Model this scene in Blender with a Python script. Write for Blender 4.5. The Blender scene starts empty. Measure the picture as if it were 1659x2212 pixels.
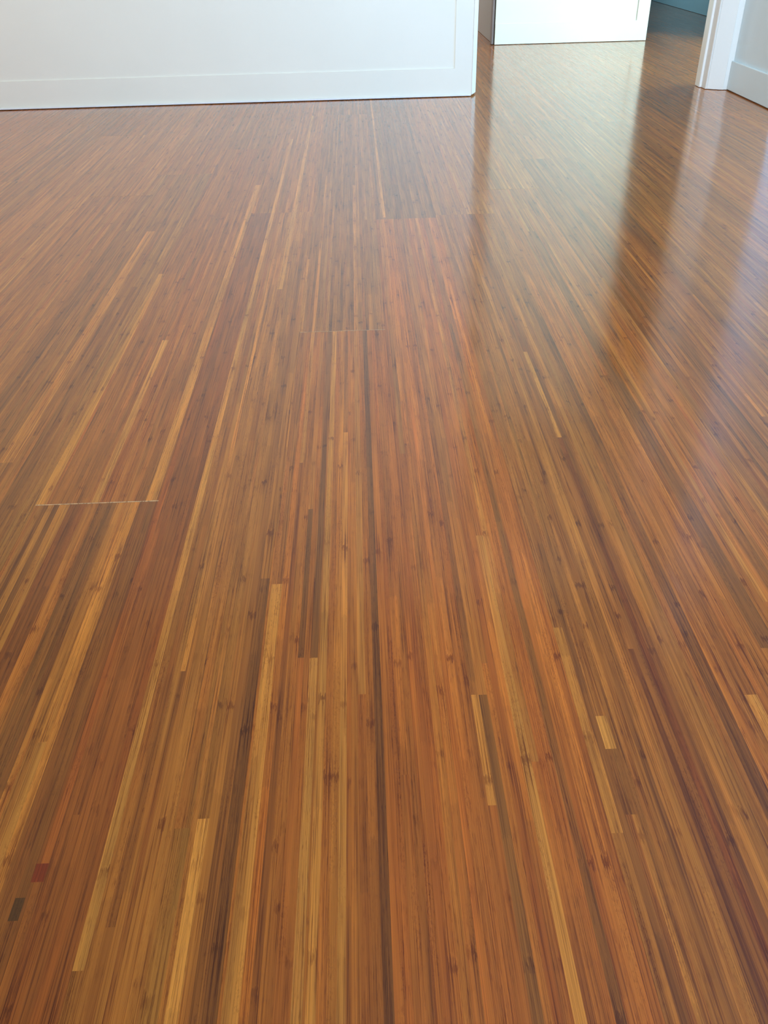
import bpy, math, random
import numpy as np
from mathutils import Matrix

R = random.Random(7)
sc = bpy.context.scene
C = sc.collection

# ------------------------------------------------------------------ camera
W_, H_, F_ = 1659.0, 2212.0, 1811.35
PITCH, YAW, ROLL, CAM_H = math.radians(35.517), math.radians(-0.9966), math.radians(-1.5479), 0.5643
cp, sp, cw, sw, cr, sr = (math.cos(PITCH), math.sin(PITCH), math.cos(YAW), math.sin(YAW), math.cos(ROLL), math.sin(ROLL))
VIEW = (np.array([[cr, -sr, 0], [sr, cr, 0], [0, 0, 1]]) @ np.array([[1, 0, 0], [0, cp, -sp], [0, sp, cp]])
        @ np.array([[cw, sw, 0], [0, 0, -1.0], [-sw, cw, 0]]))          # rows: right, down, forward
cam_data = bpy.data.cameras.new('camera')
cam = bpy.data.objects.new('camera', cam_data)
C.objects.link(cam)
cam_data.sensor_fit = 'VERTICAL'
cam_data.sensor_height = 24.0
cam_data.lens = F_ * 24.0 / H_
cam_data.clip_start = 0.02
mw = Matrix.Identity(4)
for i in range(3):
    mw[i][0], mw[i][1], mw[i][2] = VIEW[0][i], -VIEW[1][i], -VIEW[2][i]
mw[2][3] = CAM_H
cam.matrix_world = mw
sc.camera = cam

# ------------------------------------------------------------------ world, lights, exposure
world = bpy.data.worlds.new('daylight_sky')
sc.world = world
world.use_nodes = True
bg = world.node_tree.nodes['Background']
bg.inputs['Color'].default_value = (0.62, 0.80, 1.0, 1)
bg.inputs['Strength'].default_value = 1.0


def area(name, loc, rot, sx, sy, power, color, spread=180):
    l = bpy.data.lights.new(name, 'AREA')
    l.shape = 'RECTANGLE'
    l.size, l.size_y = sx, sy
    l.energy = power
    l.color = color
    l.spread = math.radians(spread)
    o = bpy.data.objects.new(name, l)
    o.location = loc
    o.rotation_euler = rot
    C.objects.link(o)
    return o


# daylight entering by the glazed door on the right, the back window, and the hall door; left, far-room and passage lamps are added fills
area('window_daylight', (2.62, 1.30, 1.12), (0, math.pi / 2, 0), 2.0, 1.9, 62, (0.08, 0.42, 1.0))
area('back_window_daylight', (0.8, -1.42, 1.45), (math.radians(90), 0, 0), 1.5, 1.3, 73, (0.60, 0.80, 1.0), 90)
area('left_warm_fill', (-2.61, 1.9, 1.5), (0, -math.pi / 2, 0), 1.2, 1.2, 24, (1.0, 0.70, 0.36))  # added warm lamp, tints the left end of the panelled wall
area('hall_door_daylight', (2.48, 3.98, 0.62), (0, math.pi / 2, 0), 1.1, 0.75, 55, (0.47, 0.81, 1.0))
area('far_room_fill', (1.52, 6.4, 0.28), (0, -math.pi / 2, 0), 0.4, 1.0, 2.6, (0.62, 0.88, 1.0))  # added unseen lamp, set low to lift the foot of the teal wall
area('passage_fill', (-0.47, 6.0, 1.4), (0, -math.pi / 2, 0), 1.2, 1.0, 28, (1.0, 0.97, 0.95))  # added unseen lamp that brightens the taupe passage wall
sc.view_settings.view_transform = 'Standard'
sc.view_settings.look = 'None'
sc.view_settings.gamma = 1.0
sc.view_settings.use_curve_mapping = False
sc.view_settings.exposure = 0.0


# ------------------------------------------------------------------ helpers
def at(x, y, z=0.0):
    """pixel of the photograph -> point of the floor"""
    d = VIEW.T @ np.array([x - W_ / 2, y - H_ / 2, F_])
    t = (z - CAM_H) / d[2]
    return d[0] * t, d[1] * t


def sig(s, y):
    """line number s of the fan of board lines, at picture row y"""
    return at(756 + s * (y + 185.3), y)


def lin(c):
    return tuple(((v / 255) / 12.92 if v / 255 <= 0.04045 else ((v / 255 + 0.055) / 1.055) ** 2.4) for v in c)


def mesh_obj(name, verts, faces, mat, parent=None, tones=None, sids=None):
    me = bpy.data.meshes.new(name)
    me.from_pydata(verts, [], faces)
    if mat:
        me.materials.append(mat)
    if tones is not None:
        a = me.attributes.new('tone', 'FLOAT_COLOR', 'POINT')
        a.data.foreach_set('color', np.array(tones, dtype=np.float32).ravel())
        b = me.attributes.new('sid', 'FLOAT', 'POINT')
        b.data.foreach_set('value', np.array(sids, dtype=np.float32))
    me.update()
    o = bpy.data.objects.new(name, me)
    C.objects.link(o)
    if parent:
        o.parent = parent
    return o


BOXF = [(0, 3, 2, 1), (4, 5, 6, 7), (0, 1, 5, 4), (1, 2, 6, 5), (2, 3, 7, 6), (3, 0, 4, 7)]


def box_vf(x0, x1, y0, y1, z0, z1):
    return [(x0, y0, z0), (x1, y0, z0), (x1, y1, z0), (x0, y1, z0), (x0, y0, z1), (x1, y0, z1), (x1, y1, z1), (x0, y1, z1)]


def box(name, b, mat, parent=None, bevel=0.0):
    o = mesh_obj(name, box_vf(*b), BOXF, mat, parent)
    if bevel:
        m = o.modifiers.new('bevel', 'BEVEL')
        m.width = bevel
        m.segments = 2
    return o


def prism(name, prof, z0, z1, mat, parent=None, bevel=0.0):
    """vertical extrusion of a plan outline (counter-clockwise)"""
    n = len(prof)
    v = [(x, y, z0) for x, y in prof] + [(x, y, z1) for x, y in prof]
    f = [tuple(range(n - 1, -1, -1)), tuple(range(n, 2 * n))] + [(i, (i + 1) % n, n + (i + 1) % n, n + i) for i in range(n)]
    o = mesh_obj(name, v, f, mat, parent)
    if bevel:
        m = o.modifiers.new('bevel', 'BEVEL')
        m.width = bevel
        m.segments = 2
    return o


def structure(o):
    o['kind'] = 'structure'
    return o


# ------------------------------------------------------------------ materials
def paint(name, col, rough=0.35, wear=0.03):
    m = bpy.data.materials.new(name)
    m.use_nodes = True
    nt = m.node_tree
    b = nt.nodes['Principled BSDF']
    b.inputs['Roughness'].default_value = rough
    geo = nt.nodes.new('ShaderNodeNewGeometry')
    n1 = nt.nodes.new('ShaderNodeTexNoise')
    n1.inputs['Scale'].default_value = 3.5
    n1.inputs['Detail'].default_value = 5
    nt.links.new(geo.outputs['Position'], n1.inputs['Vector'])
    r = nt.nodes.new('ShaderNodeMapRange')
    r.inputs['From Min'].default_value = 0.35
    r.inputs['From Max'].default_value = 0.75
    r.inputs['To Min'].default_value = 1.0
    r.inputs['To Max'].default_value = 1.0 - wear
    nt.links.new(n1.outputs['Fac'], r.inputs['Value'])
    mx = nt.nodes.new('ShaderNodeVectorMath')
    mx.operation = 'SCALE'
    mx.inputs[0].default_value = lin(col)
    nt.links.new(r.outputs['Result'], mx.inputs['Scale'])
    nt.links.new(mx.outputs['Vector'], b.inputs['Base Color'])
    n2 = nt.nodes.new('ShaderNodeTexNoise')
    n2.inputs['Scale'].default_value = 260
    n2.inputs['Detail'].default_value = 3
    nt.links.new(geo.outputs['Position'], n2.inputs['Vector'])
    bp = nt.nodes.new('ShaderNodeBump')
    bp.inputs['Strength'].default_value = 0.05
    bp.inputs['Distance'].default_value = 0.001
    nt.links.new(n2.outputs['Fac'], bp.inputs['Height'])
    nt.links.new(bp.outputs['Normal'], b.inputs['Normal'])
    return m


M_WALL = paint('satin_white_paint', (234, 229, 213), 0.4)
M_COOL = paint('cool_cast_white_paint', (220, 237, 244), 0.4)  # cool cast of the light put into the paint of a white wall
M_TRIM = paint('gloss_white_trim_paint', (234, 235, 232), 0.3, 0.02)
M_HALL = paint('taupe_hall_paint', (178, 172, 164), 0.5)
M_STRIP = paint('part_lit_trim_paint', (150, 140, 136), 0.5)  # darkened paint stands in for the edge strip being only partly lit
M_TEAL = paint('grey_teal_paint', (150, 186, 198), 0.5)
M_CEIL = paint('matt_ceiling_paint', (226, 224, 218), 0.8)


def bamboo_material():
    m = bpy.data.materials.new('lacquered_bamboo')
    m.use_nodes = True
    nt = m.node_tree
    L = nt.links.new
    b = nt.nodes['Principled BSDF']

    def val(v):
        return v

    def math_(op, a, c=None, d=None, clamp=False):
        n = nt.nodes.new('ShaderNodeMath')
        n.operation = op
        n.use_clamp = clamp
        for i, v in enumerate((a, c, d)):
            if v is None:
                continue
            if isinstance(v, (int, float)):
                n.inputs[i].default_value = v
            else:
                L(v, n.inputs[i])
        return n.outputs[0]

    def noise(x, y, z, detail=2, rough=0.5, dist=0.0):
        c = nt.nodes.new('ShaderNodeCombineXYZ')
        for i, v in enumerate((x, y, z)):
            L(v, c.inputs[i])
        n = nt.nodes.new('ShaderNodeTexNoise')
        n.inputs['Scale'].default_value = 1.0
        n.inputs['Detail'].default_value = detail
        n.inputs['Roughness'].default_value = rough
        n.inputs['Distortion'].default_value = dist
        L(c.outputs[0], n.inputs['Vector'])
        return n.outputs['Fac']

    def ramp(v, a, c, lo=0.0, hi=1.0):
        n = nt.nodes.new('ShaderNodeMapRange')
        n.interpolation_type = 'SMOOTHSTEP'
        n.inputs['From Min'].default_value = a
        n.inputs['From Max'].default_value = c
        n.inputs['To Min'].default_value = lo
        n.inputs['To Max'].default_value = hi
        L(v, n.inputs['Value'])
        return n.outputs['Result']

    geo = nt.nodes.new('ShaderNodeNewGeometry')
    s = nt.nodes.new('ShaderNodeSeparateXYZ')
    L(geo.outputs['Position'], s.inputs[0])
    X, Y = s.outputs['X'], s.outputs['Y']
    at_ = nt.nodes.new('ShaderNodeAttribute')
    at_.attribute_name = 'sid'
    sid = at_.outputs['Fac']
    at2 = nt.nodes.new('ShaderNodeAttribute')
    at2.attribute_name = 'tone'
    tone = at2.outputs['Color']
    z = math_('MULTIPLY', sid, 97.0)

    # strip character
    rnd1 = math_('FRACT', math_('MULTIPLY', sid, 17.31))
    rnd2 = math_('FRACT', math_('MULTIPLY', sid, 61.7))
    # long tone drift
    drift = noise(math_('MULTIPLY', X, 90), math_('MULTIPLY', Y, 2.6), z, 3)
    # fibres: fine dark lines along the strip
    fib = noise(math_('MULTIPLY', X, 1150), math_('MULTIPLY', Y, 9), z, 3, 0.6, 0.2)
    gate = noise(math_('MULTIPLY', X, 230), math_('MULTIPLY', Y, 4.5), math_('ADD', z, 11.0), 2)
    fine = noise(math_('MULTIPLY', X, 2600), math_('MULTIPLY', Y, 6), z, 2, 0.6, 0.1)
    fl = math_('MULTIPLY', math_('MAXIMUM', ramp(fib, 0.535, 0.585), math_('MULTIPLY', ramp(fine, 0.52, 0.60), 0.8)), ramp(gate, 0.34, 0.56, 0.12, 1.0))
    pale = math_('MULTIPLY', ramp(fib, 0.48, 0.34), ramp(gate, 0.62, 0.38))
    # dashes (fibre bundles cut short)
    dash = noise(math_('MULTIPLY', X, 1500), math_('MULTIPLY', Y, 75), math_('ADD', z, 5.0), 2, 0.6)
    dl = math_('MULTIPLY', ramp(dash, 0.56, 0.68), ramp(rnd1, 0.25, 0.6))
    # mottled, leopard-like strips
    mot = noise(math_('MULTIPLY', X, 700), math_('MULTIPLY', Y, 240), math_('ADD', z, 31.0), 3, 0.65, 0.8)
    mg = noise(math_('MULTIPLY', X, 60), math_('MULTIPLY', Y, 8), math_('ADD', z, 51.0), 1)
    mo = math_('MULTIPLY', ramp(mot, 0.50, 0.62), math_('MULTIPLY', ramp(mg, 0.54, 0.64), ramp(rnd2, 0.35, 0.7)))
    # knuckles of the cane
    warp = noise(math_('MULTIPLY', X, 700), math_('MULTIPLY', Y, 90), math_('ADD', z, 71.0), 3, 0.7)
    yw = math_('ADD', Y, math_('MULTIPLY', math_('SUBTRACT', warp, 0.5), 0.030))
    LEN = math_('ADD', math_('MULTIPLY', rnd2, 0.10), 0.17)
    t = math_('DIVIDE', math_('ADD', yw, math_('MULTIPLY', sid, 7.7)), LEN)
    fr = math_('SUBTRACT', math_('FRACT', t), 0.5)
    d = math_('MULTIPLY', fr, LEN)
    ad = math_('ABSOLUTE', d)
    wn = nt.nodes.new('ShaderNodeTexWhiteNoise')
    wn.noise_dimensions = '2D'
    cc = nt.nodes.new('ShaderNodeCombineXYZ')
    L(math_('FLOOR', t), cc.inputs[0])
    L(z, cc.inputs[1])
    L(cc.outputs[0], wn.inputs['Vector'])
    ks = ramp(wn.outputs['Value'], 0.25, 0.95, 0.10, 1.0)
    kg = noise(math_('MULTIPLY', X, 260), math_('MULTIPLY', Y, 30), math_('ADD', z, 19.0), 2)
    knot = math_('MULTIPLY', math_('MULTIPLY', ramp(ad, 0.0060, 0.0014), ks), ramp(kg, 0.38, 0.54, 0.2, 1.0))
    halo = math_('MULTIPLY', math_('MULTIPLY', ramp(ad, 0.040, 0.003), ks), ramp(fib, 0.44, 0.60, 0.15, 1.0))
    kl = math_('MULTIPLY', ramp(math_('ABSOLUTE', math_('SUBTRACT', d, 0.0055)), 0.0022, 0.0004), ks)

    dark = math_('ADD', math_('MULTIPLY', fl, 0.70), math_('MULTIPLY', dl, 0.42))
    dark = math_('ADD', dark, math_('MULTIPLY', mo, 0.30))
    dark = math_('ADD', dark, math_('MULTIPLY', knot, 0.66))
    dark = math_('ADD', dark, math_('MULTIPLY', halo, 0.42), clamp=True)

    m1 = nt.nodes.new('ShaderNodeVectorMath')
    m1.operation = 'SCALE'
    L(tone, m1.inputs[0])
    seg = nt.nodes.new('ShaderNodeSeparateColor')
    L(wn.outputs['Color'], seg.inputs[0])
    L(math_('MULTIPLY', ramp(drift, 0.25, 0.75, 0.82, 1.18), ramp(seg.outputs[1], 0.0, 1.0, 0.90, 1.10)), m1.inputs['Scale'])
    # reddish warm drift
    hu = noise(math_('MULTIPLY', X, 45), math_('MULTIPLY', Y, 3.2), math_('ADD', z, 83.0), 2)
    hm = nt.nodes.new('ShaderNodeMix')
    hm.data_type = 'RGBA'
    hm.blend_type = 'MULTIPLY'
    L(m1.outputs[0], hm.inputs[6])
    hm.inputs[7].default_value = (1.04, 0.86, 0.74, 1)
    L(ramp(hu, 0.48, 0.68, 0.0, 0.5), hm.inputs[0])
    pm = nt.nodes.new('ShaderNodeMix')
    pm.data_type = 'RGBA'
    pm.blend_type = 'MULTIPLY'
    L(hm.outputs[2], pm.inputs[6])
    pm.inputs[7].default_value = (1.30, 1.36, 1.40, 1)
    L(math_('MAXIMUM', math_('MULTIPLY', pale, 0.7), math_('MULTIPLY', kl, 0.6)), pm.inputs[0])
    dm = nt.nodes.new('ShaderNodeMix')
    dm.data_type = 'RGBA'
    dm.blend_type = 'MULTIPLY'
    L(pm.outputs[2], dm.inputs[6])
    dm.inputs[7].default_value = (0.35, 0.23, 0.12, 1)
    L(dark, dm.inputs[0])
    L(dm.outputs[2], b.inputs['Base Color'])

    b.inputs['Roughness'].default_value = 0.45
    b.inputs['Specular IOR Level'].default_value = 0.06
    b.inputs['Coat Weight'].default_value = 1.0
    b.inputs['Coat IOR'].default_value = 1.40
    cr_ = noise(math_('MULTIPLY', X, 30), math_('MULTIPLY', Y, 6), z, 3)
    L(ramp(cr_, 0.3, 0.7, 0.12, 0.18), b.inputs['Coat Roughness'])
    bp = nt.nodes.new('ShaderNodeBump')
    bp.inputs['Strength'].default_value = 0.25
    bp.inputs['Distance'].default_value = 0.0002
    L(math_('ADD', math_('MULTIPLY', dark, -1.0), math_('MULTIPLY', drift, 0.6)), bp.inputs['Height'])
    L(bp.outputs['Normal'], b.inputs['Normal'])
    # lacquer follows a soft version of the same relief
    bp2 = nt.nodes.new('ShaderNodeBump')
    bp2.inputs['Strength'].default_value = 0.10
    bp2.inputs['Distance'].default_value = 0.0003
    wav = noise(math_('MULTIPLY', X, 160), math_('MULTIPLY', Y, 14), z, 2)
    L(wav, bp2.inputs['Height'])
    L(bp2.outputs['Normal'], b.inputs['Coat Normal'])
    return m


M_BAM = bamboo_material()
M_SUB = paint('plank_core', (92, 62, 38), 0.7)

# ------------------------------------------------------------------ floor: planks of laminated strips
XMIN, XMAX, YMIN, YMAX = -2.7, 2.7, -1.5, 7.3
seams = [-0.400, -0.254, -0.1095, 0.033, 0.170, 0.3046]
while seams[0] > XMIN:
    seams.insert(0, seams[0] - 0.1412)
while seams[-1] < XMAX:
    seams.append(seams[-1] + 0.1412)
K0 = seams.index(-0.400)
known = {0: 0.830, 1: 0.16, 2: 1.313, 3: 1.932, 4: 0.10, 5: 0.30, -1: 0.55, -2: 0.35, 6: 0.6}
PLANK = 1.85

PAL = [((150, 100, 60), 5), ((160, 108, 64), 6), ((170, 118, 72), 6), ((140, 90, 52), 4), ((152, 94, 54), 3),
       ((128, 82, 50), 2), ((178, 128, 80), 3), ((146, 104, 64), 3), ((112, 72, 46), 1.1), ((190, 145, 94), 1.3)]
PW = [w for _, w in PAL]

ALB = 0.62
MEAN = lin((156, 104, 56))


def soft(c, k, hue=0.40):
    """pull a cane colour towards the mean of the floor: k for lightness, hue for tint"""
    lum = (0.3 * c[0] + 0.59 * c[1] + 0.11 * c[2]) / (0.3 * MEAN[0] + 0.59 * MEAN[1] + 0.11 * MEAN[2])
    out = []
    for v, m, f in zip(c, MEAN, (2.14, 1.53, 0.54)):
        tint = (v / lum / m) ** hue
        out.append(ALB * f * m * tint * max(lum, 0.02) ** k)
    return tuple(out)


# streaks read from the photograph: line numbers, picture rows, colour of the cane
PALE, YEL, ORA, OLV, DRK, DRED = (204, 168, 126), (198, 154, 104), (196, 142, 90), (160, 120, 76), (104, 66, 42), (118, 66, 42)
STREAKS = [
    (-0.194, -0.180, 250, 625, PALE), (0.2025, 0.2140, 1157, 2400, YEL), (-0.0125, -0.0040, 934, 2400, YEL),
    (-0.041, -0.031, 716, 2400, YEL), (-0.052, -0.0435, 716, 1421, DRK), (-0.070, -0.062, 1100, 1421, DRK),
    (-0.054, -0.0435, 1422, 2400, PALE), (-0.117, -0.101, 1262, 2400, YEL), (-0.1345, -0.1215, 1250, 2400, DRK),
    (0.0305, 0.0405, 716, 2400, (92, 56, 34)), (0.461, 0.478, 560, 2400, (112, 68, 42)),
    (0.396, 0.405, 760, 945, (188, 146, 100)), (0.306, 0.3195, 1547, 1618, PALE), (0.306, 0.3195, 1619, 1760, (134, 92, 54)),
    (0.505, 0.522, 1501, 2400, YEL), (0.285, 0.2975, 1356, 1800, (186, 138, 90)), (0.155, 0.1645, 1501, 1740, (186, 138, 90)),
    (0.166, 0.1755, 1501, 2400, (122, 82, 54)),
    (-0.348, -0.330, 400, 1084, YEL), (-0.530, -0.515, 592, 1087, (196, 156, 94)), (-0.440, -0.426, 735, 1086, PALE),
    (-0.263, -0.252, 300, 2098, PALE), (-0.224, -0.2175, 560, 1450, ORA),
    (-0.518, -0.510, 1088, 1700, DRK), (-0.509, -0.500, 1088, 1700, (170, 126, 80)), (-0.500, -0.491, 1088, 2300, DRK),
    (-0.491, -0.474, 1088, 2400, (176, 136, 88)), (-0.474, -0.446, 1088, 2400, DRED), (-0.446, -0.426, 1088, 2400, (176, 116, 66)),
    (-0.426, -0.395, 1088, 2400, (112, 76, 54)), (-0.395, -0.377, 1088, 2400, (172, 120, 70)),
    (-0.3765, -0.366, 1088, 1603, (214, 156, 94)), (-0.3765, -0.366, 1604, 2400, YEL), (-0.366, -0.357, 1088, 2400, (206, 148, 88)),
    (-0.357, -0.330, 1088, 2400, (122, 76, 48)),
    (-0.168, -0.1555, 1769, 2400, PALE), (-0.192, -0.174, 1790, 2400, (158, 124, 80)),
    (-0.330, -0.317, 1866, 1906, (110, 22, 10)), (-0.340, -0.331, 1940, 1990, (48, 34, 26)),
    (0.108, 0.117, 200, 470, PALE), (-0.092, -0.084, 380, 1000, (188, 136, 86)), (-0.123, -0.114, 560, 716, (188, 140, 90)),
    (0.010, 0.020, 400, 1500, (184, 132, 84)), (0.600, 0.608, 450, 1300, (176, 126, 80)), (0.690, 0.698, 600, 1200, (174, 124, 78)),
    (0.560, 0.585, 500, 1400, (112, 72, 46)), (0.760, 0.785, 500, 1100, (108, 72, 48)), (0.240, 0.250, 700, 2400, (128, 82, 48)),
    (-0.640, -0.615, 500, 1000, (188, 142, 90)), (-0.720, -0.700, 500, 900, (120, 80, 54)),
    (-0.585, -0.570, 620, 1150, (116, 78, 52)), (0.820, 0.828, 420, 900, (174, 124, 78)), (0.905, 0.93, 350, 900, (112, 76, 54)),
]
ZONES = [   # boards that are stained differently: line numbers, rows, factor
    (-0.330, -0.264, 500, 2400, (0.78, 0.66, 0.64)), (-0.252, -0.123, 1100, 2400, (0.84, 0.78, 0.76)),
    (0.372, 0.418, 940, 2400, (0.58, 0.46, 0.44)), (0.372, 0.418, 560, 940, (0.80, 0.74, 0.74)),
    (0.478, 0.690, 560, 2400, (1.10, 1.02, 0.92)), (-0.120, 0.030, 1000, 2400, (1.12, 1.0, 0.84)),
    (0.042, 0.285, 900, 2400, (1.06, 0.92, 0.76)), (0.082, 0.285, 150, 471, (0.74, 0.78, 0.84)),
    (-0.535, -0.330, 300, 1086, (1.0, 0.95, 0.9)), (0.690, 0.900, 400, 1600, (0.82, 0.74, 0.72)),
]
ST = []
for s0, s1, y0, y1, c in STREAKS:
    ym = (max(y0, 300) + min(y1, 2212)) / 2
    ST.append((sig(s0, ym)[0], sig(s1, ym)[0], sig(s0, y1)[1], sig(s0, y0)[1], soft(lin(c), 0.60, 0.42)))
ZN = []
for s0, s1, y0, y1, c in ZONES:
    ym = (max(y0, 300) + min(y1, 2212)) / 2
    ZN.append((sig(s0, ym)[0], sig(s1, ym)[0], sig(s0, y1)[1], sig(s0, y0)[1], c))

planks = []
for k in range(len(seams) - 1):
    xa, xb = seams[k], seams[k + 1]
    j = known.get(k - K0, R.uniform(-1.0, 0.85))
    while j > YMIN:
        j -= PLANK
    ys = []
    while j < YMAX:
        ys.append(j)
        j += PLANK
    ys.append(j)
    for a, b_ in zip(ys[:-1], ys[1:]):
        a, b_ = max(a, YMIN), min(b_, YMAX)
        if b_ - a > 0.05:
            planks.append([xa, xb, a, b_, 0])

# how much of the picture each plank fills
for py in range(215, 2212, 18):
    for px in range(6, 1659, 18):
        x, y = at(px, py)
        for p in planks:
            if p[0] <= x < p[1] and p[2] <= y < p[3]:
                p[4] += 1
                break
order = sorted(range(len(planks)), key=lambda i: -planks[i][4])


def make_strips(xa, xb, ya, yb):
    g = 0.00004
    xa, xb = xa + g, xb - g
    ya, yb = ya + g, yb - g
    edges = [xa, xb]
    loc = [s for s in ST if s[1] > xa + 0.001 and s[0] < xb - 0.001 and s[3] > ya and s[2] < yb]
    for s in loc:
        for e in (s[0], s[1]):
            if xa + 0.0015 < e < xb - 0.0015 and all(abs(e - q) > 0.0012 for q in edges):
                edges.append(e)
    edges.sort()
    full = [edges[0]]
    for a, b_ in zip(edges[:-1], edges[1:]):
        n = max(1, round((b_ - a) / 0.0060))
        ws = [R.uniform(0.75, 1.3) for _ in range(n)]
        tot = sum(ws)
        q = a
        for w in ws[:-1]:
            q += w * (b_ - a) / tot
            full.append(q)
        full.append(b_)
    pb = R.uniform(0.88, 1.10)
    pr = R.uniform(0.94, 1.06)
    out = []
    for a, b_ in zip(full[:-1], full[1:]):
        xm = (a + b_) / 2
        over = [s for s in loc if s[0] - 0.0004 < xm < s[1] + 0.0004]
        cuts = {ya, yb}
        for s in over:
            for c in (s[2], s[3]):
                if ya + 0.01 < c < yb - 0.01:
                    cuts.add(c)
        if R.random() < 0.22:
            c = R.uniform(ya + 0.15, yb - 0.15) if yb - ya > 0.4 else None
            if c and all(not (s[2] < c < s[3]) for s in over):
                cuts.add(c)
        cuts = sorted(cuts)
        zl, zr = R.uniform(-0.00001, 0.00001), R.uniform(-0.00001, 0.00001)
        for c0, c1 in zip(cuts[:-1], cuts[1:]):
            ym = (c0 + c1) / 2
            col = None
            for s in over:
                if s[2] - 0.002 < ym < s[3] + 0.002:
                    col = s[4]
            if col is None:
                base = soft(lin(R.choices([c for c, _ in PAL], PW)[0]), 0.33)
                v = R.uniform(0.90, 1.10) * pb
                col = [base[0] * v * pr, base[1] * v, base[2] * v / pr]
                # stained boards
                yz = min(max(ym, 0.3), 3.0)
                for zx0, zx1, zy0, zy1, f in ZN:
                    if zx0 <= xm <= zx1 and zy0 <= yz <= zy1:
                        col = [u * w for u, w in zip(col, f)]
            out.append((a, b_, c0, c1, zl, zr, tuple(col) + (1.0,), R.random()))
    return out


floor = structure(box('floor', (XMIN, XMAX, YMIN, YMAX, -0.10, -0.0142), M_SUB))
strip_budget = 292
made = {}
for i in order:
    xa, xb, ya, yb, seen = planks[i]
    strips = make_strips(xa, xb, ya, yb)
    zoff = R.uniform(-0.00005, 0.00005)
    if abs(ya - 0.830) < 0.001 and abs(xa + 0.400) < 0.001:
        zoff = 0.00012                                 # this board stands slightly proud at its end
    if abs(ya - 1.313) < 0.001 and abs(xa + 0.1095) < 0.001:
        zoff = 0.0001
    split = seen > 0 and strip_budget >= len(strips) and not made.get('stop')
    if seen > 0 and strip_budget < len(strips):
        made['stop'] = True
    V, Fc, T, S = box_vf(xa + 0.0003, xb - 0.0003, ya + 0.0003, yb - 0.0003, -0.0140, -0.0020), list(BOXF), [lin((92, 62, 38)) + (1.0,)] * 8, [0.5] * 8
    pieces = []
    for a, b_, c0, c1, zl, zr, col, sid_ in strips:
        v = box_vf(a, b_, c0, c1, -0.0020, 0.0)
        v = v[:4] + [(v[4][0], v[4][1], zl + zoff), (v[5][0], v[5][1], zr + zoff), (v[6][0], v[6][1], zr + zoff), (v[7][0], v[7][1], zl + zoff)]
        if split:
            pieces.append((v, col, sid_))
        else:
            o_ = len(V)
            V += v
            Fc += [tuple(o_ + q for q in f) for f in BOXF]
            T += [col] * 8
            S += [sid_] * 8
    if zoff >= 0.0001:                                # pale strip: lit edge of the butt joint put into the colour
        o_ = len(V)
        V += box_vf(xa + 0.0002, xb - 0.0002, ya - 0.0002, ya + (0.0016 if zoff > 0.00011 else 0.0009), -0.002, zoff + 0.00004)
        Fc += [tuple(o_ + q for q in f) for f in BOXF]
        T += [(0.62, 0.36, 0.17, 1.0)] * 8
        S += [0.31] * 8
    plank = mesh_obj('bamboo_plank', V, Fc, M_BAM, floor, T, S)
    for v, col, sid_ in pieces:
        mesh_obj('bamboo_strip', v, BOXF, M_BAM, plank, [col] * 8, [sid_] * 8)
    if split:
        strip_budget -= len(pieces)

# ------------------------------------------------------------------ walls
Z0, CEIL = 0.0016, 2.50
YW = 3.444                       # front of the panelled wall at the left


def panelled(wall, x0, x1, yf, stile_r, rail, mat_f, left_stile=None, depth=0.004, top=CEIL):
    """flat rails and stiles planted on the face y = yf of a wall that looks towards -y"""
    xr = x1 - stile_r
    xl = x0 + (left_stile or 0)
    box('bottom_rail', (x0, x1, yf - depth, yf, Z0 + 0.0012, rail), mat_f, wall)
    box('stile', (xr, x1, yf - depth, yf, rail, top), mat_f, wall)
    if left_stile:
        box('stile', (x0, xl, yf - depth, yf, rail, top), mat_f, wall, 0.0008)


# wall with the doorway: left leaf
wall_left = structure(box('wall_left', (-2.6, 0.428, YW + 0.006, YW + 0.125, Z0, CEIL), M_WALL))
panelled(wall_left, -2.6, 0.428, YW + 0.006, 0.064, 0.095, M_WALL)
box('floor_bead', (-2.6, 0.425, YW - 0.005, YW, Z0 + 0.001, 0.008), M_TRIM, wall_left, 0.001)
prism('corner_post', [(0.4282, YW), (0.4320, YW), (0.4490, YW + 0.045), (0.4490, YW + 0.125), (0.4282, YW + 0.125)], 0.0060, CEIL, M_TRIM, wall_left, 0.0015)
# header over the doorway, out of the frame
structure(box('wall_header', (0.4492, 1.2990, YW + 0.006, YW + 0.125, 2.08, CEIL), M_WALL))

# right: return wall, casing with its moulded profile
wall_right = structure(box('wall_right', (1.385, 1.50, 2.99, YW + 0.125, Z0, CEIL), M_COOL))
box('baseboard', (1.377, 1.385, 2.99, YW - 0.032, Z0 + 0.0012, 0.098), M_COOL, wall_right, 0.002)
casing = structure(prism('trim_1', [(1.3010, 3.538), (1.2980, 3.487), (1.2995, 3.4845), (1.3062, 3.4825), (1.3066, 3.4500),
                                    (1.3072, 3.4440), (1.3090, 3.4415), (1.3110, 3.4420), (1.3122, 3.4440), (1.3140, 3.4400),
                                    (1.3630, 3.4125), (1.3645, 3.4140), (1.3848, 3.4130), (1.3848, 3.538)], Z0, CEIL, M_TRIM, None, 0.0004))

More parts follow.
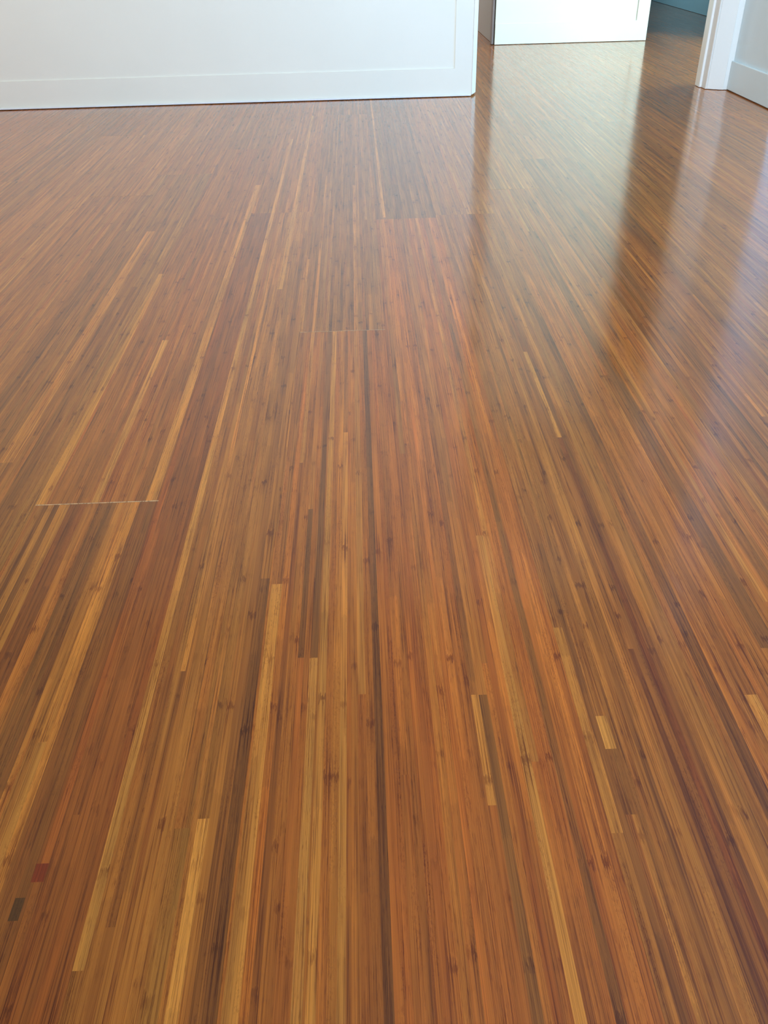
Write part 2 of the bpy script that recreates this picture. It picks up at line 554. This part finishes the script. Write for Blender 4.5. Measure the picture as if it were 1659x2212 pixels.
# white end wall in the hall
wall_hall = structure(box('wall_hall', (0.7175, 1.498, 4.886, 7.2, Z0, CEIL), M_WALL))
panelled(wall_hall, 0.7175, 1.498, 4.886, 0.060, 0.093, M_WALL)
box('edge_strip', (0.7030, 0.7130, 4.896, 4.950, Z0 + 0.001, CEIL), M_STRIP, wall_hall, 0.001)
wall_passage = structure(box('wall_passage', (0.7130, 0.7170, 4.955, 7.2, Z0, CEIL), M_HALL))
wall_far = structure(box('wall_far', (2.19, 2.31, 5.2, 7.2, Z0, CEIL), M_TEAL))
structure(box('wall_hall_back', (-2.6, 2.6, 7.2, 7.29, Z0, CEIL), M_TEAL))
structure(box('wall_hall_left', (-0.6, -0.5, YW + 0.127, 7.19, Z0, CEIL), M_HALL))
structure(box('wall_hall_right', (2.50, 2.60, YW + 0.127, 7.19, Z0, CEIL), M_WALL))
structure(box('wall_hall_front', (1.502, 2.6, YW + 0.006, YW + 0.125, Z0, CEIL), M_WALL))
structure(box('wall_hall_stub', (1.862, 2.49, 4.886, 5.0, Z0, CEIL), M_WALL))
structure(box('wall_hall_lintel', (1.50, 1.860, 4.886, 5.0, 2.05, CEIL), M_WALL))


# rest of the room, behind and beside the camera
def wall_with_opening(name, axis, pos, thick, a0, a1, o0, o1, z0, z1, mat):
    """wall in the plane x=pos (axis 'x') or y=pos (axis 'y') with one rectangular opening"""
    V, Fc = [], []
    for (p0, p1, q0, q1) in ((a0, o0, Z0, CEIL), (o1, a1, Z0, CEIL), (o0, o1, Z0, z0), (o0, o1, z1, CEIL)):
        if p1 - p0 < 0.001 or q1 - q0 < 0.001:
            continue
        n = len(V)
        V += box_vf(pos, pos + thick, p0, p1, q0, q1) if axis == 'x' else box_vf(p0, p1, pos, pos + thick, q0, q1)
        Fc += [tuple(n + i for i in f) for f in BOXF]
    return structure(mesh_obj(name, V, Fc, mat))


wall_with_opening('wall_window', 'x', 2.60, 0.10, -1.4, YW, 0.35, 2.25, 0.12, 2.12, M_WALL)
wall_with_opening('wall_back', 'y', -1.50, 0.09, -2.6, 2.6, 0.05, 1.55, 0.80, 2.10, M_WALL)
wall_with_opening('wall_side', 'x', -2.69, 0.088, -1.4, YW, 1.3, 2.5, 0.90, 2.10, M_WALL)


def window(name, axis, pos, o0, o1, z0, z1, n):
    f = 0.05
    V, Fc = [], []

    def add(p0, p1, q0, q1):
        m = len(V)
        V.extend(box_vf(pos, pos + 0.05, p0, p1, q0, q1) if axis == 'x' else box_vf(p0, p1, pos, pos + 0.05, q0, q1))
        Fc.extend([tuple(m + i for i in g) for g in BOXF])
    add(o0, o1, z0, z0 + f)
    add(o0, o1, z1 - f, z1)
    for i in range(n + 1):
        c = o0 + (o1 - o0 - f) * i / n
        add(c, c + f, z0 + f, z1 - f)
    return structure(mesh_obj(name, V, Fc, M_TRIM))


window('window_1', 'x', 2.64, 0.351, 2.249, 0.121, 2.119, 2)
window('window_2', 'y', -1.47, 0.051, 1.549, 0.801, 2.099, 2)

window('window_3', 'x', -2.67, 1.301, 2.499, 0.901, 2.099, 2)

# ceiling
V, Fc = [], []
for b_ in ((-2.7, 2.7, -1.5, 7.3, CEIL + 0.001, CEIL + 0.1),):
    n = len(V)
    V += box_vf(*b_)
    Fc += [tuple(n + i for i in f) for f in BOXF]
structure(mesh_obj('ceiling', V, Fc, M_CEIL))

# ------------------------------------------------------------------ labels of the setting
LABELS = {
    'floor': ('glossy brown bamboo plank floor running through the doorway', 'floor'),
    'wall_left': ('white panelled wall with a flat bottom rail, left of the doorway', 'wall'),
    'wall_right': ('white return wall, cool light put into its paint, with skirting at the right edge of the photo', 'wall'),
    'trim_1': ('white moulded door casing at the right side of the doorway', 'trim'),
    'wall_hall': ('bright white panelled end wall in the hall beyond the doorway', 'wall'),
    'wall_passage': ('shaded taupe wall receding behind the left edge of the bright white hall panel', 'wall'),
    'wall_far': ('dark teal-grey wall of the far room seen between hall panel and casing', 'wall'),
}
for name, (lab, cat) in LABELS.items():
    o = bpy.data.objects.get(name)
    o['label'] = lab
    o['category'] = cat
